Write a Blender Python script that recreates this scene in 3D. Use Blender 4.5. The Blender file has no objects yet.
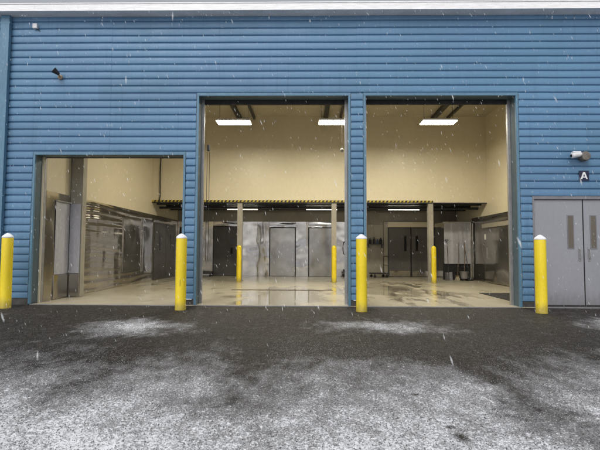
import bpy, bmesh, math, random
from mathutils import Vector, Matrix
random.seed(11)
S = bpy.context.scene
COL = S.collection
R = math.radians

# ------------------------------------------------------------------ materials
def new_mat(name):
    m = bpy.data.materials.new(name); m.use_nodes = True
    nt = m.node_tree
    b = nt.nodes['Principled BSDF']
    return m, nt, b

def nd(nt, typ, **kw):
    n = nt.nodes.new(typ)
    for k, v in kw.items():
        if k in n.inputs: n.inputs[k].default_value = v
        else: setattr(n, k, v)
    return n

def coords(nt, scale=(1, 1, 1)):
    g = nd(nt, 'ShaderNodeNewGeometry')
    mp = nd(nt, 'ShaderNodeMapping'); mp.inputs['Scale'].default_value = scale
    nt.links.new(g.outputs['Position'], mp.inputs['Vector'])
    return mp.outputs['Vector']

def noise(nt, vec, scale, detail=4, rough=.55, dist=0):
    n = nd(nt, 'ShaderNodeTexNoise', Scale=scale, Detail=detail, Roughness=rough, Distortion=dist)
    nt.links.new(vec, n.inputs['Vector'])
    return n.outputs['Fac']

def mrange(nt, val, a, b, c, d, smooth=False):
    n = nd(nt, 'ShaderNodeMapRange')
    if smooth: n.interpolation_type = 'SMOOTHSTEP'
    nt.links.new(val, n.inputs['Value'])
    n.inputs['From Min'].default_value = a; n.inputs['From Max'].default_value = b
    n.inputs['To Min'].default_value = c; n.inputs['To Max'].default_value = d
    return n.outputs['Result']

def math2(nt, op, a, b=None, c=None):
    n = nd(nt, 'ShaderNodeMath', operation=op)
    for i, v in enumerate((a, b, c)):
        if v is None: continue
        if isinstance(v, (int, float)): n.inputs[i].default_value = v
        else: nt.links.new(v, n.inputs[i])
    return n.outputs[0]

def mixc(nt, fac, a, b):
    n = nd(nt, 'ShaderNodeMix', data_type='RGBA')
    if isinstance(fac, (int, float)): n.inputs[0].default_value = fac
    else: nt.links.new(fac, n.inputs[0])
    for i, v in ((6, a), (7, b)):
        if isinstance(v, tuple): n.inputs[i].default_value = (*v, 1)
        else: nt.links.new(v, n.inputs[i])
    return n.outputs[2]

def bump(nt, h, b, strength, dist):
    n = nd(nt, 'ShaderNodeBump', Strength=strength, Distance=dist)
    nt.links.new(h, n.inputs['Height'])
    nt.links.new(n.outputs[0], b.inputs['Normal'])
    return n

def paint(name, c, c2=None, rough=.45, scale=3, stretch=(1, 1, 1), bump_s=.15, bump_scale=60, bump_d=.002, metallic=0, fine=.12, spec=.5):
    """painted / plain surface: large soft mottling, fine grain and a little bump"""
    m, nt, b = new_mat(name)
    v = coords(nt, stretch)
    c2 = c2 or tuple(x * .82 for x in c)
    f = mrange(nt, noise(nt, v, scale, 6, .6), .35, .68, 0, 1)
    col = mixc(nt, f, c, c2)
    g = mrange(nt, noise(nt, v, scale * 16, 3), .3, .7, 1 - fine, 1 + fine)
    mul = nd(nt, 'ShaderNodeVectorMath', operation='SCALE')
    nt.links.new(col, mul.inputs[0]); nt.links.new(g, mul.inputs['Scale'])
    nt.links.new(mul.outputs[0], b.inputs['Base Color'])
    r = mrange(nt, noise(nt, v, scale * 2.3, 4), .3, .7, rough * .8, min(1, rough * 1.25))
    nt.links.new(r, b.inputs['Roughness'])
    b.inputs['Metallic'].default_value = metallic
    b.inputs['Specular IOR Level'].default_value = spec
    bump(nt, noise(nt, v, bump_scale, 3), b, bump_s, bump_d)
    return m

M = {}
m, nt, b = new_mat('blue_siding_paint'); M['siding'] = m
v = coords(nt)
sp = nd(nt, 'ShaderNodeSeparateXYZ'); nt.links.new(v, sp.inputs[0])
row = math2(nt, 'FLOOR', math2(nt, 'DIVIDE', math2(nt, 'SUBTRACT', sp.outputs['Z'], 3.573), .4962))
sheet_x = math2(nt, 'FLOOR', math2(nt, 'DIVIDE', math2(nt, 'ADD', sp.outputs['X'], math2(nt, 'MULTIPLY', row, 2.37)), 6.1))
cmb = nd(nt, 'ShaderNodeCombineXYZ'); nt.links.new(row, cmb.inputs['X']); nt.links.new(sheet_x, cmb.inputs['Y'])
wn_ = nd(nt, 'ShaderNodeTexWhiteNoise', noise_dimensions='2D'); nt.links.new(cmb.outputs[0], wn_.inputs['Vector'])
tone = mrange(nt, wn_.outputs['Value'], 0, 1, .93, 1.07)
fade = mrange(nt, noise(nt, coords(nt, (.35, 1, .8)), .7, 4, .55), .3, .7, .9, 1.1)
run = mrange(nt, noise(nt, coords(nt, (5.5, 1, .16)), 2.2, 5, .65), .52, .78, 1.0, .80, True)
fine_ = mrange(nt, noise(nt, v, 40, 3), .3, .7, .95, 1.05)
k_ = math2(nt, 'MULTIPLY', math2(nt, 'MULTIPLY', tone, fade), math2(nt, 'MULTIPLY', run, fine_))
hue = mixc(nt, mrange(nt, noise(nt, v, .5, 3), .35, .65, 0, 1), (.113, .230, .386), (.102, .219, .350))
sc_ = nd(nt, 'ShaderNodeVectorMath', operation='SCALE'); nt.links.new(hue, sc_.inputs[0]); nt.links.new(k_, sc_.inputs['Scale'])
nt.links.new(sc_.outputs[0], b.inputs['Base Color'])
nt.links.new(mrange(nt, noise(nt, v, 2, 4), .3, .7, .33, .52), b.inputs['Roughness'])
bump(nt, noise(nt, coords(nt, (.5, 1, 1.6)), 6, 3), b, .14, .006)
M['reveal'] = paint('shaded_reveal_blue', (.075, .115, .14), None, .45, 3)  # recess shade put into the colour, darker than the trim
M['trim'] = paint('blue_trim_paint', (.10, .215, .325), (.085, .185, .28), .4, 2, (1, 1, .4), .08, 12, .003)
M['fascia'] = paint('white_fascia_metal', (.86, .86, .87), (.80, .80, .82), .4, .8, (.3, 1, 4))
M['soffit'] = paint('grey_soffit_metal', (.84, .84, .84), None, .5, 2)
M['cream'] = paint('cream_wall_panel', (.665, .595, .435), (.635, .565, .41), .42, .7, (1, 1, .6), .05, 4, .004, fine=.03)
M['taupe'] = paint('taupe_paint', (.24, .22, .175), (.2, .18, .145), .5, 1.5)
M['column'] = paint('column_paint', (.37, .345, .29), (.30, .28, .235), .45, 2.5)
M['ceiling'] = paint('ceiling_liner', (.46, .42, .31), (.4, .36, .27), .6, 1)
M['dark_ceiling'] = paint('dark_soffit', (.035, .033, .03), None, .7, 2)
M['dark'] = paint('dark_steel', (.03, .03, .032), None, .45, 4)
M['rubber'] = paint('black_rubber', (.018, .018, .019), None, .7, 5)
M['dark_door'] = paint('charcoal_door_skin', (.055, .052, .05), (.075, .07, .064), .35, 2.5)
M['brown_door'] = paint('worn_swing_door', (.11, .10, .09), (.082, .075, .068), .4, 2, (1, 1, .5))
M['grey_door'] = paint('grey_door_paint', (.285, .29, .325), (.265, .27, .305), .38, 1.3, (1, 1, .5), .06, 15, .002, fine=.04)
M['grey_frame'] = paint('grey_frame_paint', (.20, .20, .22), None, .4, 3)
M['track'] = paint('galvanised_track', (.42, .42, .43), (.32, .32, .33), .35, 5, metallic=.6)
M['yellow'] = paint('yellow_bollard_sleeve', (.84, .655, .022), (.79, .60, .02), .38, 2.5, (1, 1, .4), .1, 25, .002, fine=.05)
M['snow'] = paint('settled_snow', (.86, .88, .92), (.8, .82, .87), .8, 20, bump_s=.6, bump_scale=90, bump_d=.01)
M['plinth'] = paint('dark_wet_concrete', (.045, .044, .043), (.08, .078, .075), .5, 6)
M['vinyl'] = paint('frosted_vinyl', (.48, .475, .51), (.40, .40, .44), .25, 1.4, (1.5, 1.5, .5), .3, 3, .02)
M['white_paper'] = paint('white_card', (.75, .74, .70), None, .6, 4)
M['navy'] = paint('navy_sign_face', (.012, .016, .05), None, .35, 6)
M['white_plastic'] = paint('white_plastic', (.78, .78, .80), None, .4, 8)
M['bronze'] = paint('weathered_bronze', (.20, .18, .16), (.10, .085, .07), .5, 10)
M['tan'] = paint('tan_plastic', (.33, .26, .17), None, .5, 10)
M['black_stripe'] = paint('black_hazard_paint', (.012, .012, .011), None, .5, 6)
M['yellow_stripe'] = paint('yellow_hazard_paint', (.55, .42, .03), None, .5, 6)
M['wood'] = paint('broom_handle_wood', (.15, .10, .055), None, .5, 10)
M['bristle'] = paint('pale_bristles', (.5, .44, .33), None, .8, 40)
M['red_plastic'] = paint('worn_blue_plastic', (.05, .09, .16), None, .5, 10)
M['lining'] = paint('dull_wall_board', (.33, .30, .235), (.25, .225, .175), .4, 1.6)
M['grit'] = paint('dark_grit', (.03, .028, .026), (.07, .065, .06), .6, 30)
M['slush'] = paint('grey_slush', (.11, .104, .098), (.09, .084, .078), .6, 30)
M['rust'] = paint('rusty_grate_iron', (.075, .05, .03), None, .6, 6)
def worn(mname, dirt_c, z0, z1, strength, scr):
    m = M[mname]; nt = m.node_tree; b = nt.nodes['Principled BSDF']
    src = b.inputs['Base Color'].links[0].from_socket
    v = coords(nt); sp = nd(nt, 'ShaderNodeSeparateXYZ'); nt.links.new(v, sp.inputs[0])
    low = mrange(nt, math2(nt, 'ADD', sp.outputs['Z'], math2(nt, 'MULTIPLY', math2(nt, 'SUBTRACT', noise(nt, coords(nt, (1, 1, .35)), 14, 4, .65), .5), z1)), z0, z1, strength, 0, True)
    scuff = mrange(nt, noise(nt, coords(nt, (1.2, 1.2, .35)), 17, 5, .7), scr, scr + .06, 0, .55, True)
    c = mixc(nt, math2(nt, 'MAXIMUM', low, scuff), src, dirt_c)
    nt.links.new(c, b.inputs['Base Color'])
worn('yellow', (.16, .13, .06), .02, .26, .6, .70)
worn('grey_door', (.12, .115, .11), .02, .45, .5, .70)
M['roof'] = paint('roof_metal', (.5, .5, .52), None, .5, 2)

def steel(name, c, rough, wave, dirt=.25, ripple=0):
    m, nt, b = new_mat(name)
    v = coords(nt)
    f = mrange(nt, noise(nt, v, 1.1, 3, .5), .32, .7, 0, 1)
    c2 = tuple(x * (1 - dirt) for x in c)
    nt.links.new(mixc(nt, f, c, c2), b.inputs['Base Color'])
    b.inputs['Metallic'].default_value = .92
    r = mrange(nt, noise(nt, v, 1.7, 2, .5), .3, .7, rough * .75, rough * 1.3)
    nt.links.new(r, b.inputs['Roughness'])
    h = math2(nt, 'ADD', noise(nt, v, 1.0, 1, .3, .3), math2(nt, 'MULTIPLY', noise(nt, v, 3.2, 0), .10))
    if ripple:
        wv = nd(nt, 'ShaderNodeTexWave', Scale=1.6, Distortion=7, Detail=1); wv.inputs['Detail Scale'].default_value = .35
        wv.wave_type = 'BANDS'; wv.bands_direction = 'Z'
        nt.links.new(coords(nt, (1, .45, 1)), wv.inputs['Vector'])
        h = math2(nt, 'ADD', h, math2(nt, 'MULTIPLY', wv.outputs['Fac'], ripple))
    bump(nt, h, b, 1, wave)
    return m
M['steel'] = steel('stainless_lining', (.60, .56, .49), .10, .034)
M['steel_ripple'] = steel('rippled_stainless', (.64, .59, .50), .09, .03, .2, .16)
M['steel_bright'] = steel('bright_stainless', (.66, .65, .65), .12, .055, .3)
M['steel_door'] = steel('stainless_door_skin', (.46, .45, .44), .17, .03)
M['steel_dull'] = steel('dull_stainless', (.52, .49, .44), .13, .035)

# glass of the little door windows: dark, glossy
m, nt, b = new_mat('door_glass'); M['glass'] = m
b.inputs['Base Color'].default_value = (.13, .115, .095, 1); b.inputs['Roughness'].default_value = .12
v = coords(nt); bump(nt, noise(nt, v, 14, 2), b, .15, .01)
m, nt, b = new_mat('dark_glass'); M['dark_glass'] = m
b.inputs['Base Color'].default_value = (.006, .006, .006, 1); b.inputs['Roughness'].default_value = .15

def lamp(name, col, strength):
    m, nt, b = new_mat(name)
    b.inputs['Base Color'].default_value = (.8, .8, .8, 1)
    b.inputs['Emission Color'].default_value = (*col, 1)
    b.inputs['Emission Strength'].default_value = strength
    return m
M['tube_high'] = lamp('fluorescent_bay_light', (1, .93, .75), 106)
M['tube_low'] = lamp('fluorescent_strip', (1, .92, .76), 13)

# falling flakes
m, nt, b = new_mat('falling_flakes'); M['flake'] = m
b.inputs['Base Color'].default_value = (.9, .92, .95, 1); b.inputs['Roughness'].default_value = .9
b.inputs['Alpha'].default_value = .34

# wet interior concrete
m, nt, b = new_mat('wet_sealed_concrete'); M['floor'] = m
v = coords(nt)
base = mixc(nt, mrange(nt, noise(nt, v, .9, 6, .65), .35, .68, 0, 1), (.51, .465, .355), (.42, .38, .285))
sp = nd(nt, 'ShaderNodeSeparateXYZ'); nt.links.new(v, sp.inputs[0])
# wet film where water was tracked in: two puddled areas
def blob(cx, cy, rx, ry):
    dx = math2(nt, 'DIVIDE', math2(nt, 'SUBTRACT', sp.outputs['X'], cx), rx)
    dy = math2(nt, 'DIVIDE', math2(nt, 'SUBTRACT', sp.outputs['Y'], cy), ry)
    return math2(nt, 'MAXIMUM', math2(nt, 'SUBTRACT', 1, math2(nt, 'SQRT', math2(nt, 'ADD', math2(nt, 'MULTIPLY', dx, dx), math2(nt, 'MULTIPLY', dy, dy)))), 0)
wet = math2(nt, 'ADD', blob(-.6, 2.2, 2.2, 4.0), math2(nt, 'ADD', blob(2.6, 4.2, 2.0, 4.6), math2(nt, 'MULTIPLY', blob(-4.4, 5, 2, 5), .4)))
wn = math2(nt, 'ADD', math2(nt, 'MULTIPLY', wet, .55), noise(nt, coords(nt, (1, .5, 1)), 1.6, 3, .5, .6))
wetm = mrange(nt, wn, .62, .88, 0, 1, True)
tracks = math2(nt, 'MULTIPLY', mrange(nt, noise(nt, coords(nt, (1.25, .30, 1)), 1.9, 4, .6, .5), .53, .61, 0, 1, True), mrange(nt, blob(2.7, 4.0, 2.3, 5.2), .02, .4, 0, 1))
col = mixc(nt, math2(nt, 'MULTIPLY', wetm, .45), base, (.24, .20, .13))
col = mixc(nt, math2(nt, 'MULTIPLY', tracks, .8), col, (.085, .07, .045))
nt.links.new(col, b.inputs['Base Color'])
nt.links.new(mrange(nt, wetm, 0, 1, .26, .06), b.inputs['Roughness'])
hb = math2(nt, 'MULTIPLY', noise(nt, v, 30, 3), math2(nt, 'SUBTRACT', 1.05, wetm))
bump(nt, hb, b, .12, .006)

# snow dusted wet asphalt
m, nt, b = new_mat('snow_dusted_asphalt'); M['asphalt'] = m
v = coords(nt)
sp = nd(nt, 'ShaderNodeSeparateXYZ'); nt.links.new(v, sp.inputs[0])
def warp(val, off):
    a_ = math2(nt, 'SUBTRACT', noise(nt, coords(nt, (1, 1, 1)) if not off else coords(nt, (1.1, .9, 1)), 1.1 + off, 4, .6, .4), .5)
    b_ = math2(nt, 'SUBTRACT', noise(nt, v, 6.5 + off, 3, .65), .5)
    return math2(nt, 'ADD', val, math2(nt, 'ADD', math2(nt, 'MULTIPLY', a_, 1.5), math2(nt, 'MULTIPLY', b_, .45)))
X, Y = warp(sp.outputs['X'], 0), warp(sp.outputs['Y'], .37)
XR, YR = sp.outputs['X'], sp.outputs['Y']
def ell(cx, cy, rx, ry, ang=0):
    ca, sa = math.cos(ang), math.sin(ang)
    ux = math2(nt, 'SUBTRACT', X, cx); uy = math2(nt, 'SUBTRACT', Y, cy)
    a = math2(nt, 'DIVIDE', math2(nt, 'ADD', math2(nt, 'MULTIPLY', ux, ca), math2(nt, 'MULTIPLY', uy, sa)), rx)
    c = math2(nt, 'DIVIDE', math2(nt, 'SUBTRACT', math2(nt, 'MULTIPLY', uy, ca), math2(nt, 'MULTIPLY', ux, sa)), ry)
    d = math2(nt, 'SQRT', math2(nt, 'ADD', math2(nt, 'MULTIPLY', a, a), math2(nt, 'MULTIPLY', c, c)))
    return mrange(nt, d, 0, 1, 1, 0, True)
big = math2(nt, 'SUBTRACT', noise(nt, v, .55, 3, .5), .5)
cover = mrange(nt, math2(nt, 'ADD', Y, math2(nt, 'MULTIPLY', big, 2.2)), -7.5, -3.5, .67, .05, True)
for e, w in ((ell(-2.75, -2.75, 1.25, 1.35, -.3), .62), (ell(1.25, -2.45, 1.7, 1.0), .50), (ell(5.9, -3.0, 1.9, 2.3, .3), .85), (ell(-5.6, -4.6, 2.6, 1.3), .12), (ell(4.2, -4.9, 2.2, 1.5), .26), (ell(-2.3, -7.2, 2.0, 1.5), .14), (ell(.8, -7.4, 1.1, 1.6), .12)):
    cover = math2(nt, 'ADD', cover, math2(nt, 'MULTIPLY', e, w))
for e, w in ((ell(1.78, -6.2, .36, 3.2, .03), .30), (ell(3.35, -5.6, .34, 3.0, .03), .18), (ell(-.55, -5.4, .5, 3.0, .06), .20), (ell(-2.1, -5.0, .35, 2.6, .06), .16), (ell(0.6, -4.3, 1.6, .9), .12)):
    cover = math2(nt, 'SUBTRACT', cover, math2(nt, 'MULTIPLY', e, w))
X, Y = XR, YR
for e in (ell(1.00, -6.65, .055, .05), ell(1.03, -6.85, .05, .065), ell(.93, -5.95, .07, .06), ell(1.02, -6.80, .06, .05)):
    cover = math2(nt, 'SUBTRACT', cover, math2(nt, 'MULTIPLY', e, .55))
cover = math2(nt, 'ADD', cover, math2(nt, 'MULTIPLY', math2(nt, 'SUBTRACT', noise(nt, coords(nt, (1, .45, 1)), 5.5, 6, .7), .5), .85))
g1 = noise(nt, v, 52, 2, .6); g2 = noise(nt, v, 140, 2, .6)
g3 = noise(nt, v, 21, 2, .6)
g4 = noise(nt, coords(nt, (1, .3, 1)), 48, 3, .65)
grain = math2(nt, 'ADD', math2(nt, 'MULTIPLY', g3, .15), math2(nt, 'ADD', math2(nt, 'MULTIPLY', g1, .40), math2(nt, 'ADD', math2(nt, 'MULTIPLY', g2, .33), math2(nt, 'MULTIPLY', g4, .12))))
thr = mrange(nt, cover, 0, 1, .66, .38)
snow = mrange(nt, math2(nt, 'SUBTRACT', grain, thr), -.04, .055, 0, 1, True)
film = mrange(nt, cover, .12, .9, 0, .56)
snow = math2(nt, 'MAXIMUM', snow, film)
ag = mixc(nt, mrange(nt, noise(nt, v, 90, 2), .4, .66, 0, 1), (.0105, .0093, .0083), (.047, .0405, .0355))
patch = mrange(nt, noise(nt, v, .8, 5, .6), .4, .65, 0, 1, True)
ag = mixc(nt, math2(nt, 'MULTIPLY', patch, .5), ag, (.030, .028, .027))
ag = mixc(nt, mrange(nt, g4, .50, .66, 0, .75), ag, (.083, .071, .062))
mott = mrange(nt, noise(nt, coords(nt, (1, .3, 1)), 13, 6, .75), .3, .7, .45, 1.65)
ms = nd(nt, 'ShaderNodeVectorMath', operation='SCALE'); nt.links.new(ag, ms.inputs[0]); nt.links.new(mott, ms.inputs['Scale']); ag = ms.outputs[0]
nt.links.new(mixc(nt, snow, ag, (.86, .87, .91)), b.inputs['Base Color'])
b.inputs['Specular IOR Level'].default_value = .16
r = mrange(nt, snow, 0, 1, .6, .9)
nt.links.new(r, b.inputs['Roughness'])
hh = math2(nt, 'ADD', math2(nt, 'MULTIPLY', snow, .8), math2(nt, 'MULTIPLY', noise(nt, v, 75, 3, .6), 1.0))
bump(nt, hh, b, .8, .012)

# ------------------------------------------------------------------ mesh helpers
def box(bm, x0, x1, y0, y1, z0, z1):
    vs = [bm.verts.new(p) for p in ((x0,y0,z0),(x1,y0,z0),(x1,y1,z0),(x0,y1,z0),(x0,y0,z1),(x1,y0,z1),(x1,y1,z1),(x0,y1,z1))]
    for f in ((0,3,2,1),(4,5,6,7),(0,1,5,4),(1,2,6,5),(2,3,7,6),(3,0,4,7)):
        bm.faces.new([vs[i] for i in f])

def tube(bm, pts, r, seg=10, caps=True):
    pts = [Vector(p) for p in pts]
    rs = r if isinstance(r, (list, tuple)) else [r] * len(pts)
    rings = []
    for i, p in enumerate(pts):
        a = pts[max(i - 1, 0)]; c = pts[min(i + 1, len(pts) - 1)]
        d = (c - a).normalized()
        u = d.orthogonal().normalized() if i == 0 else (u - d * u.dot(d)).normalized()
        w = d.cross(u)
        rings.append([bm.verts.new(p + (u * math.cos(2*math.pi*k/seg) + w * math.sin(2*math.pi*k/seg)) * rs[i]) for k in range(seg)])
    for a, c in zip(rings, rings[1:]):
        for k in range(seg):
            bm.faces.new((a[k], a[(k+1) % seg], c[(k+1) % seg], c[k]))
    if caps:
        bm.faces.new(rings[0][::-1]); bm.faces.new(rings[-1])

def lathe(bm, prof, seg=32, ox=0, oy=0, oz=0):
    rings = []
    for r, z in prof:
        if r < 1e-5: rings.append([bm.verts.new((ox, oy, oz + z))])
        else: rings.append([bm.verts.new((ox + r*math.cos(2*math.pi*k/seg), oy + r*math.sin(2*math.pi*k/seg), oz + z)) for k in range(seg)])
    for a, c in zip(rings, rings[1:]):
        for k in range(seg):
            k2 = (k + 1) % seg
            if len(a) == 1: bm.faces.new((a[0], c[k2], c[k]))
            elif len(c) == 1: bm.faces.new((a[k], a[k2], c[0]))
            else: bm.faces.new((a[k], a[k2], c[k2], c[k]))

def sheet(bm, x0, x1, y, z0, z1, nx, nz, amp, seed=0, thick=.006, axis='x'):
    """hanging flexible sheet with soft vertical folds and real thickness"""
    rnd = random.Random(seed); ph = [rnd.uniform(0, 6.28) for _ in range(4)]
    def off(u, w):
        return amp * (math.sin(u*9 + ph[0]) * .5 + math.sin(u*17 + ph[1] + w) * .3 + math.sin(u*4 + w*2 + ph[2]) * .5)
    grid = [[], []]
    for s in (0, 1):
        for j in range(nz + 1):
            row = []
            for i in range(nx + 1):
                u = i / nx; w = j / nz
                a = x0 + (x1 - x0) * u; d = y + off(u * (x1 - x0) * 2, w) + s * thick; z = z0 + (z1 - z0) * w
                row.append(bm.verts.new((a, d, z) if axis == 'x' else (d, a, z)))
            grid[s].append(row)
    for s in (0, 1):
        for j in range(nz):
            for i in range(nx):
                q = (grid[s][j][i], grid[s][j][i+1], grid[s][j+1][i+1], grid[s][j+1][i])
                bm.faces.new(q if s == 0 else q[::-1])
    for j in range(nz):
        for i in (0, nx):
            bm.faces.new((grid[0][j][i], grid[0][j+1][i], grid[1][j+1][i], grid[1][j][i]))
    for i in range(nx):
        for j in (0, nz):
            bm.faces.new((grid[0][j][i], grid[0][j][i+1], grid[1][j][i+1], grid[1][j][i]))

def obj(name, bm, mat, parent=None, smooth=False, bev=0, loc=None):
    bmesh.ops.recalc_face_normals(bm, faces=bm.faces[:])
    if bev:
        bmesh.ops.bevel(bm, geom=[e for e in bm.edges if len(e.link_faces) == 2 and e.calc_face_angle(0) > .6], offset=bev, segments=2, affect='EDGES', profile=.6)
    me = bpy.data.meshes.new(name)
    bm.to_mesh(me); bm.free()
    mats = mat if isinstance(mat, (list, tuple)) else [mat]
    for q in mats: me.materials.append(M[q] if isinstance(q, str) else q)
    if smooth:
        for p in me.polygons: p.use_smooth = True
        try: me.set_sharp_from_angle(angle=R(40))
        except Exception: pass
    o = bpy.data.objects.new(name, me); COL.objects.link(o)
    if parent: o.parent = parent
    if loc: o.location = loc
    return o

def boxes(name, lst, mat, parent=None, bev=0):
    bm = bmesh.new()
    for q in lst: box(bm, *q)
    return obj(name, bm, mat, parent, bev=bev)

def tag(o, label, cat, group=None):
    o['label'] = label; o['category'] = cat
    if group: o['group'] = group
    return o

def thing(name, label, cat, loc=(0, 0, 0), rz=0, group=None):
    o = bpy.data.objects.new(name, None); COL.objects.link(o)
    o.location = loc; o.rotation_euler = (0, 0, rz); o.empty_display_size = .2
    return tag(o, label, cat, group)

def dup(root, loc, label, rz=None):
    r = root.copy(); COL.objects.link(r); r.location = loc; r['label'] = label
    if rz is not None: r.rotation_euler = (0, 0, rz)
    for ch in list(root.children):
        c = ch.copy(); COL.objects.link(c); c.parent = r
        for g in list(ch.children):
            d = g.copy(); COL.objects.link(d); d.parent = c
    return r

# ------------------------------------------------------------------ setting
g = 300
gx = [-g, -40, -14] + [-9 + i * .026 for i in range(int(18 / .026) + 1)] + [14, 40, g]
gy = [-g, -40, -12] + [-8.2 + i * .026 for i in range(int(8.1 / .026) + 1)] + [0, 12, 40, g]
rr = random.Random(17)
from mathutils import noise as mnoise
V = []
for y in gy:
    for x in gx:
        z = 0
        if -8.95 < x < 8.9 and -8.15 < y < -.12:
            z = rr.uniform(-.0045, .0035) + .006 * mnoise.noise((x * 5, y * 5, 0)) - .003
            if y > -1.0: z = min(z, .001)
        V.append((x, y, z))
nx = len(gx)
Fq = [(j*nx + i, j*nx + i + 1, (j+1)*nx + i + 1, (j+1)*nx + i) for j in range(len(gy)-1) for i in range(nx-1)]
me = bpy.data.meshes.new('ground'); me.from_pydata(V, [], Fq); me.update(); me.materials.append(M['asphalt'])
for p in me.polygons: p.use_smooth = True
o = bpy.data.objects.new('ground', me); COL.objects.link(o); o['kind'] = 'structure'

# slab with saw cut joints: separate pours butted with a 6 mm gap over the ground
WL, WR, WB = -6.07, 6.85, 10.9
lst = []
xcuts = [WL, -2.62, .98, 4.7, WR]; ycuts = [-.03, 3.75, 7.4, WB]
for a, c in zip(xcuts, xcuts[1:]):
    for d, e in zip(ycuts, ycuts[1:]):
        lst.append((a + .004, c - .004, d + .004, e - .004, .004, .022))
o = boxes('floor', lst, 'floor'); o['kind'] = 'structure'

# ------------------------------------------------------------------ the building
W = thing('warehouse', 'blue horizontally ribbed warehouse front with three open loading bays', 'warehouse', (0, 0, 0))
PITCH, Z0 = .1654, 3.573          # a groove every 165 mm
OP = [(-6.11, -2.78, 3.335), (-2.45, .885, 4.67), (1.27, 4.58, 4.67)]
SEG = [(-13, -6.17, .15, 6.5), (-6.17, -2.72, 3.41, 6.5), (-2.72, -2.51, .15, 6.5), (-2.51, .945, 4.735, 6.5),
       (.945, 1.21, .15, 6.5), (1.21, 4.64, 4.735, 6.5), (4.64, 4.89, .15, 6.5), (4.89, 7.16, 2.43, 6.5), (7.16, 13, .15, 6.5)]
def prof(z):
    """y of the siding face: flat rib, sharp undercut, narrow groove, sloped lower lip"""
    t = ((z - Z0) / PITCH) % 1.0
    pts = [(0, .004), (.06, .004), (.15, -.024), (.20, -.027), (.56, -.031), (.88, -.028), (.915, -.023), (.945, .0), (1, .003)]
    for (a, ya), (c, yc) in zip(pts, pts[1:]):
        if a <= t <= c: return ya + (yc - ya) * (t - a) / (c - a)
    return 0
JOINTS = (-9.6, -4.45, 1.075, 5.35, 10.4)
bm = bmesh.new()
rnd = random.Random(3)
for x0, x1, z0, z1 in SEG:
    zs = {z0, z1}
    k = math.floor((z0 - Z0) / PITCH) - 1
    while Z0 + k * PITCH < z1:
        for t in (0, .06, .15, .20, .38, .56, .71, .88, .915, .945):
            z = Z0 + (k + t) * PITCH
            if z0 < z < z1: zs.add(z)
        k += 1
    zs = sorted(zs)
    n = max(1, int((x1 - x0) / .45))
    xs = [x0 + (x1 - x0) * i / n for i in range(n + 1)]
    for jx in JOINTS:
        if x0 + .05 < jx < x1 - .05: xs += [jx - .001, jx + .001]
    xs.sort(); n = len(xs) - 1
    grid = []
    for z in zs:
        row = []
        for x in xs:
            wob = .0022 * math.sin(x * 1.7 + z * 2.1) + .0016 * math.sin(x * 4.3 - z * 3.3)
            lap = -.0045 * (sum(1 for jx in JOINTS if x > jx) % 2)
            row.append(bm.verts.new((x, prof(z) + wob + lap, z)))
        grid.append(row)
    for j in range(len(zs) - 1):
        for i in range(n):
            bm.faces.new((grid[j][i], grid[j][i+1], grid[j+1][i+1], grid[j+1][i]))
o = obj('siding', bm, 'siding', W, smooth=True)
o.data.set_sharp_from_angle(angle=R(18))

# wall core behind the siding, cream inside
lst = [(x0, x1, .012, .24, (0.0 if z0 < .2 else z0 - .04), z1) for x0, x1, z0, z1 in SEG]
boxes('front_wall', lst, 'cream', W)
# dark plinth under the siding
for x0, x1, z0, z1 in SEG:
    if z0 < .2: boxes('plinth', [(x0 - .02, x1 + .02, -.015, .010, .001, .147)], 'plinth', W)
boxes('snow_ledge', [(-2.70, -2.54, -.045, -.016, .135, .152)], 'snow', W, bev=.006)
boxes('snow_ledge', [(.99, 1.17, -.045, -.016, .135, .149)], 'snow', W, bev=.006)

# opening trims and reveals
for i, (a, c, h) in enumerate(OP):
    t = boxes('opening_trim', [(a - .05, a, -.036, .02, .02, h), (c, c + .05, -.036, .02, .02, h), (a - .05, c + .05, -.038, .02, h, h + .065)], 'trim', W, bev=.004)
    boxes('reveal', [(a - .05, a - .003, .0205, .27, .02, h), (c + .003, c + .05, .0205, .27, .02, h), (a - .05, c + .05, .0205, .27, h + .003, h + .06)], 'reveal', W)
    # roll-up door parked above the opening, with its bottom bar; its shade is put into the dark colour
    d = bmesh.new()
    z = h - (.045 if i else -.03)
    zt = 6.3
    while z < zt:
        box(d, a - .04, c + .04, .30, .335, z, min(z + .098, zt)); z += .1
    dd = obj('roll_up_door', d, 'dark', W)
    zb = h - (.055 if i else -.03)
    boxes('bottom_bar', [(a - .03, c + .03, .285, .36, zb - .035, zb + .05)], 'rubber', dd, bev=.006)
    for x, s in ((a, 1), (c, -1)):
        boxes('door_track', [(x - .005*s, x + .055*s, .275, .35, .02, h + .6)] if s > 0 else [(x - .055, x + .005, .275, .35, .02, h + .6)], 'track', W, bev=.004)
boxes('threshold', [(a, c, -.05, -.032, .002, .02) for a, c, h in OP], 'track', W)

# eave
boxes('fascia', [(-13.2, 13.2, -.30, -.28, 6.50, 6.665)], 'fascia', W)
boxes('drip_edge', [(-13.2, 13.2, -.312, -.302, 6.655, 6.675)], 'fascia', W)
boxes('soffit', [(-13.2, 13.2, -.279, -.0, 6.503, 6.52)], 'soffit', W)
boxes('roof', [(-13.2, 13.2, -.278, 11.6, 6.60, 6.66)], 'roof', W)
boxes('snow_ledge', [(-13.2, 13.2, -.26, 11.5, 6.664, 6.70)], 'snow', W)

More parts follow.
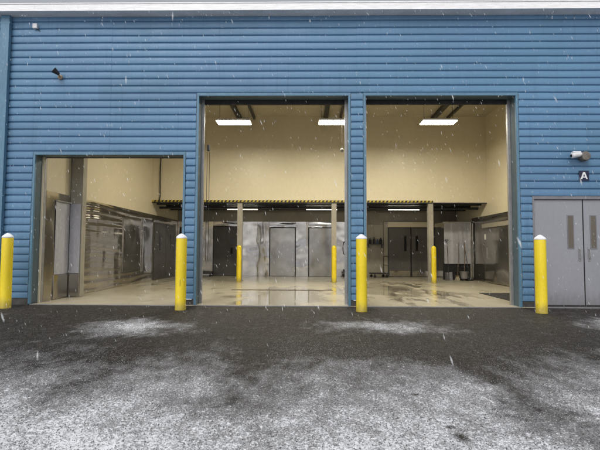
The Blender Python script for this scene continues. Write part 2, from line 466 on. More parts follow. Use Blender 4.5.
# shell and interior walls
boxes('side_wall', [(-13, -12.8, .25, 11.5, 0, 6.5)], 'siding', W)
boxes('side_wall', [(12.8, 13, .25, 11.5, 0, 6.5)], 'siding', W)
boxes('rear_wall', [(-13, 13, 11.3, 11.5, 0, 6.5)], 'siding', W)
boxes('ceiling', [(WL, WR, .25, 7.4, 6.42, 6.5)], 'ceiling', W)
boxes('left_wall', [(WL - .15, WL, .245, 11.2, 0, 6.48)], 'cream', W)
boxes('right_wall', [(WR, WR + .15, .245, 11.2, 0, 6.48)], 'cream', W)
u = boxes('upper_wall', [(WL, WR, 7.4, 7.6, 3.075, 6.42)], 'cream', W)
# hazard stripe along the lower edge
bm = bmesh.new()
xs0, xs1, z0, z1 = WL, 4.80, 3.078, 3.145
n = 150; w = (xs1 - xs0) / n; sh = .04
for i in range(n):
    x = xs0 + i * w
    a, c = max(xs0, x - 0), x + w
    lo, hi = (sh if i < n - 1 else 0), (sh if i < n - 1 else 0)
    f0 = [(x, z0), (x + w, z0), (min(x + w + sh, xs1), z1), (min(x + sh, xs1), z1)]
    if i == 0: f0[3] = (x, z1)
    vs = [bm.verts.new((px, 7.394, pz)) for px, pz in f0]
    f = bm.faces.new(vs); f.material_index = i % 2
obj('hazard_stripe', bm, ['yellow_stripe', 'black_stripe'], u)
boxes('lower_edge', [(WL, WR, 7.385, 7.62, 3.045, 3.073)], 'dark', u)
# low area behind
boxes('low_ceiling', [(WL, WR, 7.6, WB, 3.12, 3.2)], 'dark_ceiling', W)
boxes('back_wall', [(WL, WR, WB, WB + .2, 0, 3.2)], 'taupe', W)
bm = bmesh.new()
for y in (8.0, 9.2, 10.3): box(bm, WL, WR, y - .05, y + .05, 3.02, 3.119)
obj('ceiling_joist', bm, 'dark', W)
# columns
for x in (-2.64, 1.0, 4.71):
    bm = bmesh.new()
    for q in ((x-.095, x+.095, 7.42, 7.436, .02, 3.045), (x-.095, x+.095, 7.584, 7.60, .02, 3.045), (x-.006, x+.006, 7.436, 7.584, .02, 3.045)): box(bm, *q)
    c = obj('column', bm, 'column', W)
    boxes('base_plate', [(x-.14, x+.14, 7.37, 7.65, .0221, .042)], 'column', c, bev=.003)
# roof channels that carry the bay lights
for x in (-2.4, .95, 5.1):
    boxes('roof_channel', [(x - .36, x - .20, 3.2, 7.38, 6.27, 6.40)], 'dark', W)
    boxes('roof_channel', [(x + .25, x + .33, 3.6, 7.38, 6.31, 6.40)], 'dark', W)

# ---- stainless lining, panel by panel
def panel(axis, a0, a1, z0, z1, at, mat, tilt=0, th=.012, par=W):
    bm = bmesh.new()
    n = 6
    rr = random.Random(int(a0 * 100) + int(at * 10))
    p1, p2 = rr.uniform(0, 6), rr.uniform(0, 6)
    nz = 6
    def d(i, j): return (.006 * math.sin(p1 + i * 1.1 + j * .7) + .004 * math.sin(p2 + j * 1.5)) * (0 if i in (0, n) or j in (0, nz) else 1)
    def P(i, j, s):
        a = a0 + .003 + (a1 - a0 - .006) * i / n; z = z0 + (z1 - z0) * j / nz
        off = th + d(i, j) if s else 0
        if axis == 'L': return (at + off, a, z)
        if axis == 'R': return (at - off, a, z)
        return (a, at - off, z)
    gr = [[[bm.verts.new(P(i, j, s)) for i in range(n+1)] for j in range(nz+1)] for s in (0, 1)]
    for s in (0, 1):
        for j in range(nz):
            for i in range(n):
                bm.faces.new((gr[s][j][i], gr[s][j][i+1], gr[s][j+1][i+1], gr[s][j+1][i]))
    for i in range(n):
        for j in (0, nz): bm.faces.new((gr[0][j][i], gr[0][j][i+1], gr[1][j][i+1], gr[1][j][i]))
    for j in range(nz):
        for i in (0, n): bm.faces.new((gr[0][j][i], gr[0][j+1][i], gr[1][j+1][i], gr[1][j][i]))
    return obj('wall_panel', bm, mat, par, smooth=True)

ys = [.36, 1.6, 2.9, 4.1, 5.3, 6.35, 7.45]
for a, c in zip(ys, ys[1:]):
    panel('L', a, c, .03, 2.58, WL + .001, 'steel_ripple' if a > 1 else 'steel_dull')
panel('L', 7.45, 7.62, .03, 2.58, WL + .001, 'steel_dull')
panel('L', 10.5, 10.88, .03, 2.58, WL + .001, 'steel_dull')
panel('L', 7.62, 10.5, 2.32, 2.58, WL + .001, 'steel_dull')
# right wall
for a, c in ((.36, 1.7), (1.7, 3.0), (3.0, 4.3), (4.3, 5.1), (7.7, 9.0)):
    panel('R', a, c, .03, 2.58, WR - .001, 'steel_dull')
panel('R', 5.1, 7.7, 2.28, 2.58, WR - .001, 'steel_dull')
# back wall
for a, c, z0, z1, mt in ((WL+.02, -5.2, .03, 2.53, 'steel'), (-5.2, -4.40, .03, 2.53, 'steel_bright'), (-4.40, -3.24, 2.31, 2.53, 'steel_bright'),
                         (-3.24, -2.35, .03, 2.53, 'steel_bright'), (-2.35, -1.79, .03, 2.53, 'steel_bright'), (-1.79, -.56, 2.28, 2.53, 'steel_bright'),
                         (-.56, .01, .03, 2.53, 'steel_bright'), (.01, 1.14, 2.28, 2.53, 'steel_bright'), (1.14, 2.3, .03, 2.53, 'steel_bright'),
                         (2.3, 3.46, .03, 2.4, 'lining')):
    panel('B', a, c, z0, z1, WB - .001, mt)

# ---- cold room doors in the back wall
def hinged(name, x0, x1, z1, mat, handle_x, windows=(), kick=None):
    bm = bmesh.new(); box(bm, x0 + .012, x1 - .012, WB - .055, WB - .004, .035, z1 - .01)
    d = obj(name, bm, mat, W, bev=.006)
    f = boxes('door_frame', [(x0 - .03, x0 + .008, WB - .07, WB - .018, .03, z1 + .03), (x1 - .008, x1 + .03, WB - .07, WB - .018, .03, z1 + .03), (x0 + .008, x1 - .008, WB - .07, WB - .018, z1 - .006, z1 + .03)], 'dark', W)
    if handle_x is not None:
        boxes('handle', [(handle_x - .05, handle_x + .05, WB - .11, WB - .056, 1.05, 1.32)], 'rubber', d, bev=.012)
    for wx in windows:
        boxes('window', [(wx - .055, wx + .055, WB - .062, WB - .0551, 1.2, 1.9)], 'dark_glass', d)
    if kick: boxes('kick_plate', [(x0 + .05, x1 - .05, WB - .060, WB - .0551, .06, kick)], 'steel_dull', d)
    return d
d = hinged('cold_room_door', -4.37, -3.27, 2.28, 'dark_door', -3.52)
boxes('window', [(-3.62, -3.40, WB - .062, WB - .0551, 1.52, 1.75)], 'dark_glass', d)
hinged('cold_room_door', -1.76, -.59, 2.25, 'steel_door', None)
hinged('cold_room_door', .04, 1.11, 2.25, 'steel_door', None)
hinged('swing_door', 3.69, 4.715, 2.26, 'brown_door', None, (4.46,), .3)
hinged('swing_door', 4.725, 5.63, 2.26, 'brown_door', None, (4.99,), .3)
boxes('door_header', [(3.66, 5.66, WB - .09, WB - .002, 2.295, 2.53)], 'cream', W, bev=.005)
boxes('door_post', [(3.47, 3.655, WB - .085, WB - .002, .03, 2.53)], 'lining', W, bev=.005)

# ---- doors in the left wall, beside the low area
for a, c in ((7.66, 9.05), (9.07, 10.46)):
    bm = bmesh.new(); box(bm, WL + .002, WL + .05, a, c, .035, 2.3)
    d = obj('swing_door', bm, 'dark_door', W, bev=.005)
    boxes('window', [(WL + .0501, WL + .057, (a+c)/2 - .1, (a+c)/2 + .1, 1.2, 1.9)], 'dark_glass', d)
# added plates, one bright and one dull, standing in for reflections in the steel
boxes('reflection_plate', [(WL + .02, WL + .05, 6.42, 7.38, .42, 2.36)], 'steel_bright', W, bev=.004)
boxes('reflection_plate', [(WL + .02, WL + .045, 4.7, 6.2, .5, 2.26)], 'steel_dull', W, bev=.004)
# pilaster on the left wall near the opening
boxes('pilaster', [(WL + .014, WL + .32, 1.42, 1.62, .03, 6.42)], 'column', W, bev=.004)

# ---- sliding door on the right wall
bm = bmesh.new(); box(bm, WR - .075, WR - .03, 5.2, 7.55, .05, 2.08)
sd = obj('sliding_door', bm, 'steel_dull', W, bev=.005)
boxes('handle', [(WR - .11, WR - .076, 7.2, 7.26, .95, 1.35)], 'track', sd, bev=.006)
boxes('door_rail', [(WR - .12, WR - .002, 4.4, 7.65, 2.10, 2.26)], 'lining', W, bev=.01)
# stainless enclosure in the right rear corner
boxes('corner_enclosure', [(5.72, WR - .02, 9.02, WB - .1, .03, 2.45)], 'steel_dull', W, bev=.01)
boxes('opening_shade_panel', [(5.62, WR - .1, 8.995, 9.015, .03, .72)], 'rubber', W)  # black sheet stands in for the darkness inside an opening

# ------------------------------------------------------------------ entry doors on the facade
fy0, fy1 = -.03, .20
ef = boxes('door_frame', [(4.893, 4.935, fy0, .1, .02, 2.36), (7.115, 7.157, fy0, .1, .02, 2.36), (4.893, 7.157, fy0 - .002, .1, 2.36, 2.425)], 'grey_frame', W, bev=.004)
for x0, x1, hs in ((4.94, 5.985, 1), (6.005, 7.11, -1)):
    d = boxes('entry_door', [(x0, x1, .005, .05, .035, 2.352)], 'grey_door', W, bev=.004)
    wx = (5.665, 5.775) if hs > 0 else (6.155, 6.265)
    boxes('window_frame', [(wx[0]-.018, wx[0], -.004, .0049, 1.282, 2.018), (wx[1], wx[1]+.018, -.004, .0049, 1.282, 2.018), (wx[0], wx[1], -.004, .0049, 2.0, 2.018), (wx[0], wx[1], -.004, .0049, 1.282, 1.3)], 'grey_frame', d)
    boxes('window', [(wx[0], wx[1], .0, .0048, 1.3, 2.0)], 'glass', d)
    hx = 5.90 if hs > 0 else 6.10
    bm = bmesh.new()
    box(bm, hx - .025, hx + .025, -.006, .0049, 1.02, 1.32)
    tube(bm, [(hx, -.006, 1.06), (hx, -.05, 1.08), (hx, -.055, 1.17), (hx, -.05, 1.26), (hx, -.006, 1.28)], .011, 8)
    obj('handle', bm, 'track', d, smooth=True)
    ex = x0 if hs > 0 else x1
    for z in (.25, 1.15, 2.1):
        bm = bmesh.new(); tube(bm, [(ex, -.012, z - .06), (ex, -.012, z + .06)], .013, 8); obj('hinge', bm, 'track', d, smooth=True)
    boxes('kick_edge', [(x0 + .01, x1 - .01, -.002, .0049, .036, .07)], 'dark', d)
boxes('astragal', [(5.988, 6.002, -.004, .05, .035, 2.352)], 'rubber', W)
boxes('door_sill', [(4.935, 7.115, -.03, .1, .002, .03)], 'track', W)

# ------------------------------------------------------------------ things on the facade
bm = bmesh.new()
box(bm, -6.95, -6.75, -.14, -.045, .06, 6.5)
t = thing('downspout', 'square blue downspout running from eave to ground at the left', 'downspout', (0, 0, 0))
obj('pipe', bm, 'trim', t, bev=.012)
for z in (.5, 6.3):
    boxes('bracket', [(-6.965, -6.735, -.142, -.034, z, z + .04)], 'trim', t, bev=.004)

t = thing('floodlight', 'small dark floodlight with tan base on the upper left siding', 'floodlight', (-5.60, -.03, 5.10))
bm = bmesh.new(); lathe(bm, [(0, 0), (.055, 0), (.055, .03), (.03, .05), (0, .05)], 16)
o = obj('base', bm, 'tan', t, smooth=True); o.rotation_euler = (R(90), 0, 0)
bm = bmesh.new(); tube(bm, [(0, -.05, 0), (.03, -.1, -.01), (.02, -.13, .02)], .018, 8); obj('arm', bm, 'tan', t, smooth=True)
bm = bmesh.new(); lathe(bm, [(0, .0), (.03, 0), (.04, .04), (.065, .12), (.068, .14), (.05, .145), (0, .14)], 18)
o = obj('lamp_head', bm, 'rubber', t, smooth=True); o.location = (.03, -.12, .02); o.rotation_euler = (R(35), R(-50), 0)

t = thing('sensor_box', 'small pale grey sensor box just under the eave', 'sensor', (-6.20, -.03, 6.27))
boxes('housing', [(-.05, .05, -.07, .0, -.055, .055)], 'white_plastic', t, bev=.008)
bm = bmesh.new(); tube(bm, [(.04, -.03, -.05), (.07, -.02, -.09), (.10, -.012, -.10)], .006, 6); obj('cable', bm, 'dark', t, smooth=True)

t = thing('security_camera', 'snow-topped white security camera on round bronze box above the entry door', 'security camera', (6.0, -.03, 3.29))
bm = bmesh.new(); lathe(bm, [(0, 0), (.10, 0), (.105, .015), (.105, .13), (.09, .15), (0, .15)], 24)
o = obj('junction_box', bm, 'bronze', t, smooth=True); o.rotation_euler = (R(90), 0, 0)
bm = bmesh.new(); tube(bm, [(-.07, -.10, .02), (-.11, -.12, .03), (-.14, -.135, .03)], .028, 8); obj('arm', bm, 'white_plastic', t, smooth=True)
bm = bmesh.new(); tube(bm, [(-.10, -.13, .04), (-.13, -.135, .035), (-.31, -.15, .0), (-.325, -.151, -.002)], [.035, .055, .06, .04], 14); h = obj('camera_body', bm, 'white_plastic', t, smooth=True)
bm = bmesh.new(); tube(bm, [(-.324, -.151, -.002), (-.331, -.1515, -.003)], .034, 12); obj('lens', bm, 'dark_glass', h, smooth=True)
boxes('snow_cap', [(-.30, -.12, -.18, -.10, .068, .092)], 'snow', h, bev=.012)

t = thing('door_letter_sign', 'small navy square sign with a white letter A above the entry door', 'sign', (6.02, -.036, 2.88))
boxes('plate', [(-.108, .108, -.008, 0, -.108, .108)], 'navy', t, bev=.003)
bm = bmesh.new()
def prism(bm, pts, y0, y1):
    a = [bm.verts.new((x, y0, z)) for x, z in pts]; c = [bm.verts.new((x, y1, z)) for x, z in pts]
    bm.faces.new(a); bm.faces.new(c[::-1])
    for i in range(len(pts)): bm.faces.new((a[i], a[(i+1) % len(pts)], c[(i+1) % len(pts)], c[i]))
for s in (-1, 1):
    prism(bm, [(0, .075), (s*.022, .075), (s*.075, -.075), (s*.042, -.075), (0, .038)], -.011, -.0081)
prism(bm, [(-.0245, -.022), (.0245, -.022), (.0315, -.045), (-.0315, -.045)], -.0112, -.0081)
obj('lettering', bm, 'white_plastic', t)

# ------------------------------------------------------------------ bollards
def bollard_proto(loc, label, group):
    t = thing('bollard', label, 'bollard', loc, 0, group)
    bm = bmesh.new()
    prof_ = [(0, .0), (.112, .0), (.1125, .02), (.109, .03), (.1085, .7), (.108, 1.44), (.105, 1.455)]
    lathe(bm, prof_, 40)
    obj('sleeve', bm, 'yellow', t, smooth=True)
    return t
fr = bollard_proto((-6.285, -.586, .0), 'leftmost yellow bollard with snowy cap, outside beside the downspout', 'snow-capped bollards outside the bays')
bm = bmesh.new()
lathe(bm, [(0, 1.4551), (.106, 1.4551), (.110, 1.462), (.111, 1.475), (.100, 1.495), (.07, 1.52), (.035, 1.545), (0, 1.555)], 40)
for vtx in bm.verts:
    a = math.atan2(vtx.co.y, vtx.co.x); vtx.co.z += .005 * math.sin(a * 3 + 1) * (vtx.co.z > 1.47)
obj('snow_cap', bm, 'snow', fr, smooth=True)
sb = dup(fr, (-2.60, -.68, 0), 'snow-capped yellow bollard before the pillar between short and middle bay', 1.3)
bm = bmesh.new()
for a0, z0, z1 in ((0, .48, .62),):
    a = -1.3 - math.pi/2 + .12 + a0
    vs = [bm.verts.new((.1105 * math.cos(a + d), .1105 * math.sin(a + d), z)) for d, z in ((-.03, z0), (.03, z0 + .02), (.04, z1), (-.02, z1 + .01))]
    bm.faces.new(vs)
obj('scuff', bm, 'rubber', sb)
dup(fr, (1.085, -.74, 0), 'snow-capped yellow bollard before the pillar between the two tall bays', 2.4)
dup(fr, (4.645, -.80, 0), 'snow-capped yellow bollard beside the grey entry door', 4.0)
ir = bollard_proto((-2.59, 7.0, .0225), 'plain yellow bollard inside, before the column by the dark cold room door', 'bollards guarding the indoor columns')
for c in ir.children:
    c.scale = (.82, .82, .895)
bm = bmesh.new(); lathe(bm, [(0, 1.303), (.086, 1.303), (.082, 1.325), (.06, 1.355), (.03, 1.375), (0, 1.382)], 32); obj('cap', bm, 'yellow', ir, smooth=True)
dup(ir, (.975, 7.0, .0225), 'plain yellow bollard inside, before the column at the middle bay right', 1)
dup(ir, (4.69, 7.0, .0225), 'plain yellow bollard inside, before the column by the brown swing doors', 2)

# ------------------------------------------------------------------ lights
def bay_light(loc, label):
    t = thing('bay_light', label, 'ceiling light', loc, 0, 'lit fixtures under the high ceiling')
    boxes('housing', [(-.54, .54, -.24, .24, .012, .055), (-.54, .54, -.24, -.225, -.012, .012), (-.54, .54, .225, .24, -.012, .012), (-.54, -.525, -.225, .225, -.012, .012), (.525, .54, -.225, .225, -.012, .012)], 'white_plastic', t, bev=.01)
    boxes('lens', [(-.52, -.006, -.22, .22, -.016, .0119), (.006, .52, -.22, .22, -.016, .0119)], 'tube_high', t)
    for x in (-.45, .45):
        bm = bmesh.new(); tube(bm, [(x, 0, .055), (x, 0, 1.16)], .006, 6); obj('hanger', bm, 'dark', t)
    return t
b1 = bay_light((-2.36, 4.1, 5.26), 'bright wide bay light high on the left of the middle bay')
dup(b1, (.86, 4.1, 5.26), 'bright wide bay light with a pull cord hanging beside it')
dup(b1, (4.08, 4.1, 5.26), 'bright wide bay light high in the right bay')
def strip_light(loc, label):
    t = thing('strip_light', label, 'strip light', loc, 0, 'strip lights under the low ceiling')
    boxes('housing', [(-.64, .64, -.05, .05, .035, .09)], 'white_plastic', t, bev=.006)
    bm = bmesh.new(); tube(bm, [(-.63, 0, .0), (.63, 0, .0)], .036, 12); obj('tube', bm, 'tube_low', t, smooth=True)
    for x in (-.4, .4):
        bm = bmesh.new(); tube(bm, [(x, 0, .09), (x, 0, .19)], .006, 6); obj('hanger', bm, 'dark', t)
    return t
s1 = strip_light((-2.73, 8.7, 2.93), 'slim strip light above and behind the middle bay\'s left column')
dup(s1, (.56, 8.7, 2.93), 'slim strip light above the two steel cold room doors')
dup(s1, (3.95, 8.7, 2.93), 'slim strip light above the brown swing doors')

# pull cord with ball
t = thing('pull_cord', 'thin pull cord with a round ball hanging beside a bay light', 'pull cord', (1.03, 3.75, 0))
bm = bmesh.new(); tube(bm, [(0, 0, 6.42), (.004, 0, 5.4), (0, 0, 4.34)], .006, 6); obj('cord', bm, 'column', t)
bm = bmesh.new(); bmesh.ops.create_icosphere(bm, subdivisions=2, radius=.062, matrix=Matrix.Translation((0, 0, 4.28))); obj('ball', bm, 'column', t, smooth=True)
# drop cable in front of the upper wall, short bay
bm = bmesh.new(); tube(bm, [(-5.74, 7.36, 6.4), (-5.73, 7.355, 5.2), (-5.755, 7.35, 4.2), (-5.74, 7.355, 3.3), (-5.77, 7.36, 3.0)], .022, 8)
tag(obj('drop_cable', bm, 'rubber', smooth=True), 'black cable hanging down the cream upper wall at its left end', 'cable')
# chain hoist by the middle bay
t = thing('chain_hoist', 'dark door chain hoist beside the middle bay\'s left track', 'chain hoist', (-2.33, .42, 0))
boxes('gear_box', [(-.025, .035, -.03, .05, 3.52, 3.66)], 'dark', t, bev=.012)
bm = bmesh.new(); tube(bm, [(-.02, 0, 3.5), (-.025, 0, 1.0), (.0, 0, .9), (.03, 0, 1.0), (.035, 0, 3.5)], .006, 6); obj('chain', bm, 'dark', t)

# pipes under the low ceiling
for y, z, r_, lb in ((8.25, 2.92, .05, 'dark pipe across the low ceiling, thicker and nearer the hazard stripe'), (9.7, 2.98, .035, 'thin dark pipe at the back of the low ceiling')):
    bm = bmesh.new(); tube(bm, [(WL + .03, y, z), (WR - .03, y, z)], r_, 12)
    tag(obj('pipe_run', bm, 'dark', smooth=True), lb, 'pipe')

# ------------------------------------------------------------------ loose things inside
t = thing('vinyl_sheet', 'frosted grey vinyl sheet hanging on the short bay\'s left wall', 'vinyl sheet', (0, 0, 0))
bm = bmesh.new(); sheet(bm, .75, 1.36, WL + .024, .62, 2.37, 30, 8, .004, 2, axis='y'); sheet(bm, WL + .03, WL + .30, 1.385, .62, 2.37, 16, 8, .006, 4)
obj('sheet', bm, 'vinyl', t, smooth=True)
boxes('hanging_rail', [(WL + .03, WL + .075, .73, 1.36, 2.372, 2.40)], 'track', t)
boxes('kick_board', [(WL + .016, WL + .04, .73, 1.36, .03, .60), (WL + .062, WL + .31, 1.37, 1.40, .03, .60)], 'steel_dull', t, bev=.006)
t = thing('vinyl_curtain', 'pale vinyl curtain hanging over the dark opening in the right rear corner', 'vinyl curtain', (0, 0, 0))
bm = bmesh.new(); sheet(bm, 5.66, 6.74, 8.93, .69, 2.38, 40, 8, .014, 5); obj('sheet', bm, 'vinyl', t, smooth=True)
boxes('hanging_rail', [(5.62, 6.78, 8.90, 8.99, 2.38, 2.43)], 'track', t)

# mop bucket
t = thing('mop_bucket', 'mop bucket on wheels standing beneath the pale vinyl curtain', 'mop bucket', (6.30, 8.45, .022))
bm = bmesh.new(); lathe(bm, [(0, .09), (.13, .09), (.17, .36), (.18, .37), (.165, .37), (.125, .11), (0, .11)], 24); obj('bucket', bm, 'track', t, smooth=True)
bm = bmesh.new(); tube(bm, [(.02, .02, .14), (.06, .1, .8), (.10, .2, 1.55)], .014, 8); obj('mop_handle', bm, 'wood', t, smooth=True)
bm = bmesh.new(); tube(bm, [(-.17, 0, .36), (-.16, -.03, .55), (0, -.04, .62), (.16, -.03, .55), (.17, 0, .36)], .009, 8); obj('bail', bm, 'dark', t, smooth=True)
for x, y in ((-.1, -.1), (.1, -.1), (-.1, .1), (.1, .1)):
    bm = bmesh.new(); tube(bm, [(x - .015, y, .04), (x + .015, y, .04)], .04, 12); obj('caster', bm, 'rubber', t, smooth=True)
# broom leaning
t = thing('push_broom', 'broom with pale bristles leaning left of the mop bucket', 'broom', (6.02, 8.4, .022))
bm = bmesh.new(); tube(bm, [(0, 0, .16), (.12, .2, .9), (.22, .45, 1.55)], .013, 8); obj('handle', bm, 'wood', t, smooth=True)
bm = bmesh.new(); rr = random.Random(5)
for i in range(60):
    x = rr.uniform(-.09, .09); y = rr.uniform(-.03, .03)
    tube(bm, [(x*.5, y*.5, .19), (x + rr.uniform(-.03, .03), y - .01, .004)], [.011, .007], 4)
obj('bristles', bm, 'bristle', t)
boxes('broom_head', [(-.08, .08, -.03, .03, .17, .22)], 'wood', t, bev=.01)
# shovel leaning
t = thing('snow_shovel', 'long-handled shovel leaning against the right rear enclosure, left of the broom', 'shovel', (5.72, 8.6, .022))
bm = bmesh.new(); tube(bm, [(0, 0, .30), (.02, .12, .9), (.03, .26, 1.6)], .014, 8); obj('handle', bm, 'dark', t, smooth=True)
bm = bmesh.new()
for s in (0, 1):
    pass
n = 8; rows = []
for j in range(5):
    rows.append([bm.verts.new((-.15 + .30*i/n, -.05 + .05*j/4 + .05*((i - n/2)/(n/2))**2 * -1 + .03, .004 + .33*j/4)) for i in range(n + 1)])
for a, c in zip(rows, rows[1:]):
    for i in range(n): bm.faces.new((a[i], a[i+1], c[i+1], c[i]))
bmesh.ops.solidify(bm, geom=bm.faces[:], thickness=.006)
obj('blade', bm, 'track', t, smooth=True)
bm = bmesh.new(); tube(bm, [(-.05, .27, 1.66), (.11, .27, 1.66)], .014, 8); tube(bm, [(-.05, .27, 1.66), (.03, .26, 1.58)], .010, 6); tube(bm, [(.11, .27, 1.66), (.03, .26, 1.58)], .010, 6); obj('grip', bm, 'dark', t, smooth=True)
# squeegee on the right wall side of the bucket
t = thing('floor_squeegee', 'floor squeegee with thin dark pole leaning right of the mop bucket', 'squeegee', (6.52, 8.4, .022))
bm = bmesh.new(); tube(bm, [(0, 0, .05), (-.03, .3, .9), (-.05, .5, 1.5)], .012, 8); obj('handle', bm, 'dark', t, smooth=True)
boxes('blade', [(-.14, .14, -.02, .02, .003, .07)], 'rubber', t, bev=.005)

# platform cart at the lined wall
def cart(loc, rz, label, w=.75, dpt=.5, hh=.95):
    t = thing('platform_cart', label, 'cart', loc, rz)
    boxes('platform', [(-w/2, w/2, -dpt/2, dpt/2, .16, .21)], 'dark', t, bev=.012)
    for x in (-w/2 + .08, w/2 - .08):
        for y in (-dpt/2 + .07, dpt/2 - .07):
            bm = bmesh.new(); tube(bm, [(x, y - .018, .062), (x, y + .018, .062)], .062, 14); tube(bm, [(x, y, .1), (x, y, .16)], .02, 6); obj('wheel', bm, 'rubber', t, smooth=True)
    if hh:
        x = w/2 - .04
        bm = bmesh.new()
        tube(bm, [(x, -dpt/2 + .04, .2), (x, -dpt/2 + .04, hh - .06), (x, -dpt/2 + .1, hh), (x, dpt/2 - .1, hh), (x, dpt/2 - .04, hh - .06), (x, dpt/2 - .04, .2)], .016, 8)
        tube(bm, [(x, -dpt/2 + .04, .55), (x, dpt/2 - .04, .55)], .012, 8)
        obj('push_handle', bm, 'dark', t, smooth=True)
    return t
cart((3.18, 10.35, .022), R(18), 'dark platform cart with upright push handle left of the brown swing doors')
def dolly(loc, label, w, d):
    t = thing('low_dolly', label, 'dolly', loc)
    boxes('deck', [(-w/2, w/2, -d/2, d/2, .13, .19)], 'dark', t, bev=.01)
    for x in (-w/2 + .07, w/2 - .07):
        for y in (-d/2 + .07, d/2 - .07):
            bm = bmesh.new(); tube(bm, [(x, y - .018, .05), (x, y + .018, .05)], .05, 14); tube(bm, [(x, y, .06), (x, y, .13)], .018, 6); obj('wheel', bm, 'rubber', t, smooth=True)
    return t
dolly((-4.72, 10.4, .022), 'low dark dolly on the floor left of the charcoal cold room door', .85, .55)
d2 = dolly((1.86, 10.4, .022), 'low dark dolly on the floor beside the pillar, right of the steel doors', .6, .5)
boxes('load', [(-.22, .2, -.18, .18, .191, .30)], 'rubber', d2, bev=.02)
# hose coil hanging on the back wall
t = thing('hose_coil', 'black hose hanging on the bright steel wall right of the steel doors', 'hose', (1.68, WB - .09, 0))
bm = bmesh.new()
pts = []
for i in range(49):
    a = i / 48 * 2 * math.pi * 3
    pts.append((.075 * math.cos(a), -.02 + .012 * (i / 16), 1.33 + .30 * math.sin(a)))
tube(bm, pts, .016, 6); obj('hose', bm, 'rubber', t, smooth=True)
boxes('hook', [(-.04, .04, .0, .075, 1.56, 1.60)], 'dark', t, bev=.005)
# wall shelf with items
t = thing('wall_shelf', 'dark shelf on the dull wall above the platform cart', 'shelf', (3.08, WB - .02, 1.5))
boxes('board', [(-.36, .36, -.22, 0, 0, .025)], 'dark', t, bev=.003)
for x in (-.3, .3): boxes('bracket', [(x - .01, x + .01, -.2, 0, -.16, 0)], 'dark', t)
for x, w, h, mt, lb in ((-.24, .13, .26, 'rubber', 'black jug at the left end of the wall shelf'), (-.05, .10, .32, 'dark', 'tallest dark bottle, in the middle of the wall shelf'), (.10, .09, .22, 'red_plastic', 'small blue bottle on the wall shelf'), (.25, .12, .28, 'rubber', 'black bottle at the right end of the wall shelf')):
    b_ = thing('bottle', lb, 'bottle', (3.08 + x, WB - .13, 1.525), 0, 'bottles on the wall shelf')
    bm = bmesh.new(); lathe(bm, [(0, 0), (w/2, 0), (w/2, h*.62), (w*.2, h*.8), (w*.2, h*.88), (0, h*.88)], 16); obj('body', bm, mt, b_, smooth=True)
    bm = bmesh.new(); lathe(bm, [(0, h*.881), (w*.24, h*.881), (w*.24, h), (0, h)], 12); obj('cap', bm, 'dark', b_, smooth=True)
# trench drain across the middle bay
t = thing('trench_drain', 'rusty brown trench drain grate across the middle bay floor', 'drain')
boxes('channel', [(-2.30, .75, 3.62, 3.635, .0225, .028), (-2.30, .75, 3.785, 3.80, .0225, .028)], 'rust', t)
boxes('grate', [(-2.30 + i*.05, -2.30 + i*.05 + .03, 3.6355, 3.7845, .0225, .027) for i in range(61)], 'rust', t)
# notice card and mat
tag(boxes('notice_card', [(WR - .02, WR - .014, 7.36, 7.5, 1.66, 1.86)], 'white_paper'), 'white notice card on the right steel wall beside the sliding door', 'notice')
bpy.data.objects['notice_card'].location.x = -.062
tag(boxes('floor_mat', [(4.88, 6.76, 1.0, 3.1, .0225, .036)], 'rubber', bev=.004), 'dark rubber mat on the floor inside the right bay', 'mat')

# ------------------------------------------------------------------ loose snow grains and grit lying on the asphalt
def grains(name, mat, count, seed, smin, smax, flat, dens):
    rr = random.Random(seed); V = []; Fc = []; k = 0
    while k < count:
        dist = rr.uniform(2.2, 9.9)
        y = dist - 9.9; hw = dist * .72 + .4
        x = rr.uniform(-hw, hw)
        if y > -.08 or rr.random() > dens(x, y): continue
        k += 1
        s = rr.uniform(smin, smax); a = rr.uniform(0, 6.28); i = len(V)
        for q in range(4):
            aa = a + q * 1.571 + rr.uniform(-.4, .4); rad = s * rr.uniform(.6, 1.1)
            V.append((x + rad * math.cos(aa), y + rad * math.sin(aa), .0005))
        V.append((x + rr.uniform(-.3, .3) * s, y + rr.uniform(-.3, .3) * s, s * flat * rr.uniform(.7, 1.3)))
        for q in range(4): Fc.append((i + q, i + (q + 1) % 4, i + 4))
    me = bpy.data.meshes.new(name); me.from_pydata(V, [], Fc); me.update()
    me.materials.append(M[mat]); o = bpy.data.objects.new(name, me); COL.objects.link(o)
    o['kind'] = 'stuff'
    return o
def sm(t): t = max(0, min(1, t)); return t * t * (3 - 2 * t)
def cover_at(x, y):
    w = .35 * math.sin(x * .9 + 1) + .3 * math.sin(x * 2.1 + y * 1.3)
    c = .05 + .75 * sm((-3.0 - y + w) / 4.0)
    for cx, cy, rx, ry, k in ((-2.75, -2.75, 1.2, 1.3, .8), (1.25, -2.45, 1.7, 1.0, .6), (5.9, -3.0, 1.9, 2.3, .9), (4.2, -4.9, 2.2, 1.5, .25)):
        c += .45 * k * sm(1 - math.hypot((x - cx) / rx, (y - cy) / ry))
    for cx, cy, rx, ry, an, k in ((1.78, -6.2, .36, 3.2, .03, .4), (3.35, -5.6, .34, 3.0, .03, .25), (-.55, -5.4, .42, 3.0, .06, .35)):
        ux, uy = x - cx, y - cy
        p = (ux * math.cos(an) + uy * math.sin(an)) / rx; q = (uy * math.cos(an) - ux * math.sin(an)) / ry
        c -= k * sm(1 - math.hypot(p, q))
    return max(.015, c)
grains('snow_grains', 'snow', 90000, 4, .0012, .0040, .45, cover_at)
grains('slush_grains', 'slush', 30000, 6, .002, .006, .5, lambda x, y: max(.25, .75 - .5 * cover_at(x, y)))
grains('asphalt_grit', 'grit', 45000, 9, .002, .0065, .9, lambda x, y: .6)
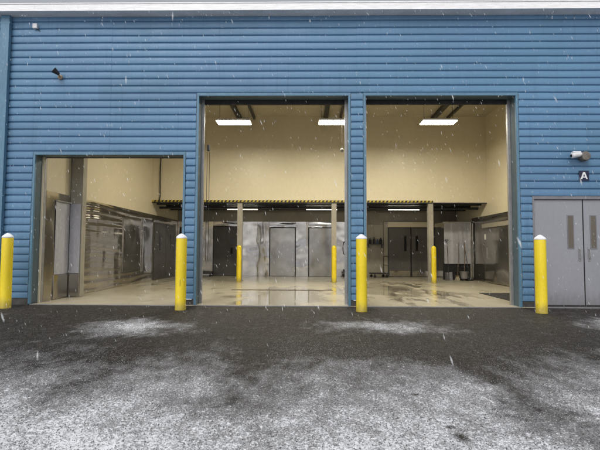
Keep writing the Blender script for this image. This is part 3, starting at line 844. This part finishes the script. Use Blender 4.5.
# ------------------------------------------------------------------ falling snow
bm = bmesh.new(); rr = random.Random(21)
n = 0
while n < 3600:
    x, y, z = rr.uniform(-8.5, 8.5), rr.uniform(-8.9, -.15), rr.uniform(.05, 6.4)
    dist = y + 9.9
    if abs(x) > dist * .72 + .3: continue
    n += 1
    s = rr.uniform(.0025, .0068) * (1.0 if dist > 4 else .7)
    L = s * rr.uniform(2.0, 5.2)
    d = Vector((rr.gauss(.30, .12), rr.gauss(0, .15), -1)).normalized()
    u = d.orthogonal().normalized(); w = d.cross(u)
    c = Vector((x, y, z))
    top, bot = bm.verts.new(c - d * L), bm.verts.new(c + d * L)
    ring = [bm.verts.new(c + (u * math.cos(k*2.094) + w * math.sin(k*2.094)) * s * rr.uniform(.4, .8)) for k in range(3)]
    for k in range(3):
        bm.faces.new((ring[k], ring[(k+1) % 3], top)); bm.faces.new((ring[(k+1) % 3], ring[k], bot))
o = obj('falling_snow', bm, 'flake'); o['kind'] = 'stuff'

# ------------------------------------------------------------------ light
wd = bpy.data.worlds.new('World'); S.world = wd; wd.use_nodes = True
nt = wd.node_tree; bg = nt.nodes['Background']
sky = nt.nodes.new('ShaderNodeTexSky'); sky.sky_type = 'NISHITA'; sky.sun_disc = False
SUN_EL, SUN_AZ = R(48), R(200)
sky.sun_elevation = SUN_EL; sky.sun_rotation = SUN_AZ; sky.dust_density = 4; sky.air_density = 1.2
hs = nt.nodes.new('ShaderNodeHueSaturation'); hs.inputs['Saturation'].default_value = .22
nt.links.new(sky.outputs[0], hs.inputs['Color']); nt.links.new(hs.outputs[0], bg.inputs['Color'])
bg.inputs['Strength'].default_value = .145
sl = bpy.data.lights.new('sun', 'SUN'); sl.energy = .7; sl.angle = R(40); sl.color = (1, .97, .93)
so = bpy.data.objects.new('sun', sl); COL.objects.link(so)
sd_ = Vector((math.sin(SUN_AZ) * math.cos(SUN_EL), math.cos(SUN_AZ) * math.cos(SUN_EL), math.sin(SUN_EL)))
so.rotation_euler = sd_.to_track_quat('Z', 'Y').to_euler()

# ------------------------------------------------------------------ camera
cd = bpy.data.cameras.new('camera'); cd.sensor_width = 36; cd.lens = 27; cd.clip_start = .05; cd.clip_end = 2000
cd.dof.use_dof = True; cd.dof.focus_distance = 8.5; cd.dof.aperture_fstop = 5.0
co = bpy.data.objects.new('camera', cd); COL.objects.link(co)
yaw, pitch, roll = R(1.03), math.atan(25 / 450), R(.26)
fw = Vector((-math.sin(yaw) * math.cos(pitch), math.cos(yaw) * math.cos(pitch), math.sin(pitch)))
r0 = Vector((math.cos(yaw), math.sin(yaw), 0)); u0 = r0.cross(fw)
rt = r0 * math.cos(roll) + u0 * math.sin(roll); up = rt.cross(fw)
mm = Matrix((rt, up, -fw)).transposed().to_4x4(); mm.translation = (0, -9.9, 1.23)
co.matrix_world = mm
S.camera = co

S.view_settings.view_transform = 'Standard'; S.view_settings.look = 'None'
S.view_settings.gamma = 1; S.view_settings.exposure = 0
try: S.view_settings.use_curve_mapping = False
except Exception: pass
S.cycles.use_denoising = True
S.cycles.max_bounces = 8
S.cycles.sample_clamp_indirect = 6
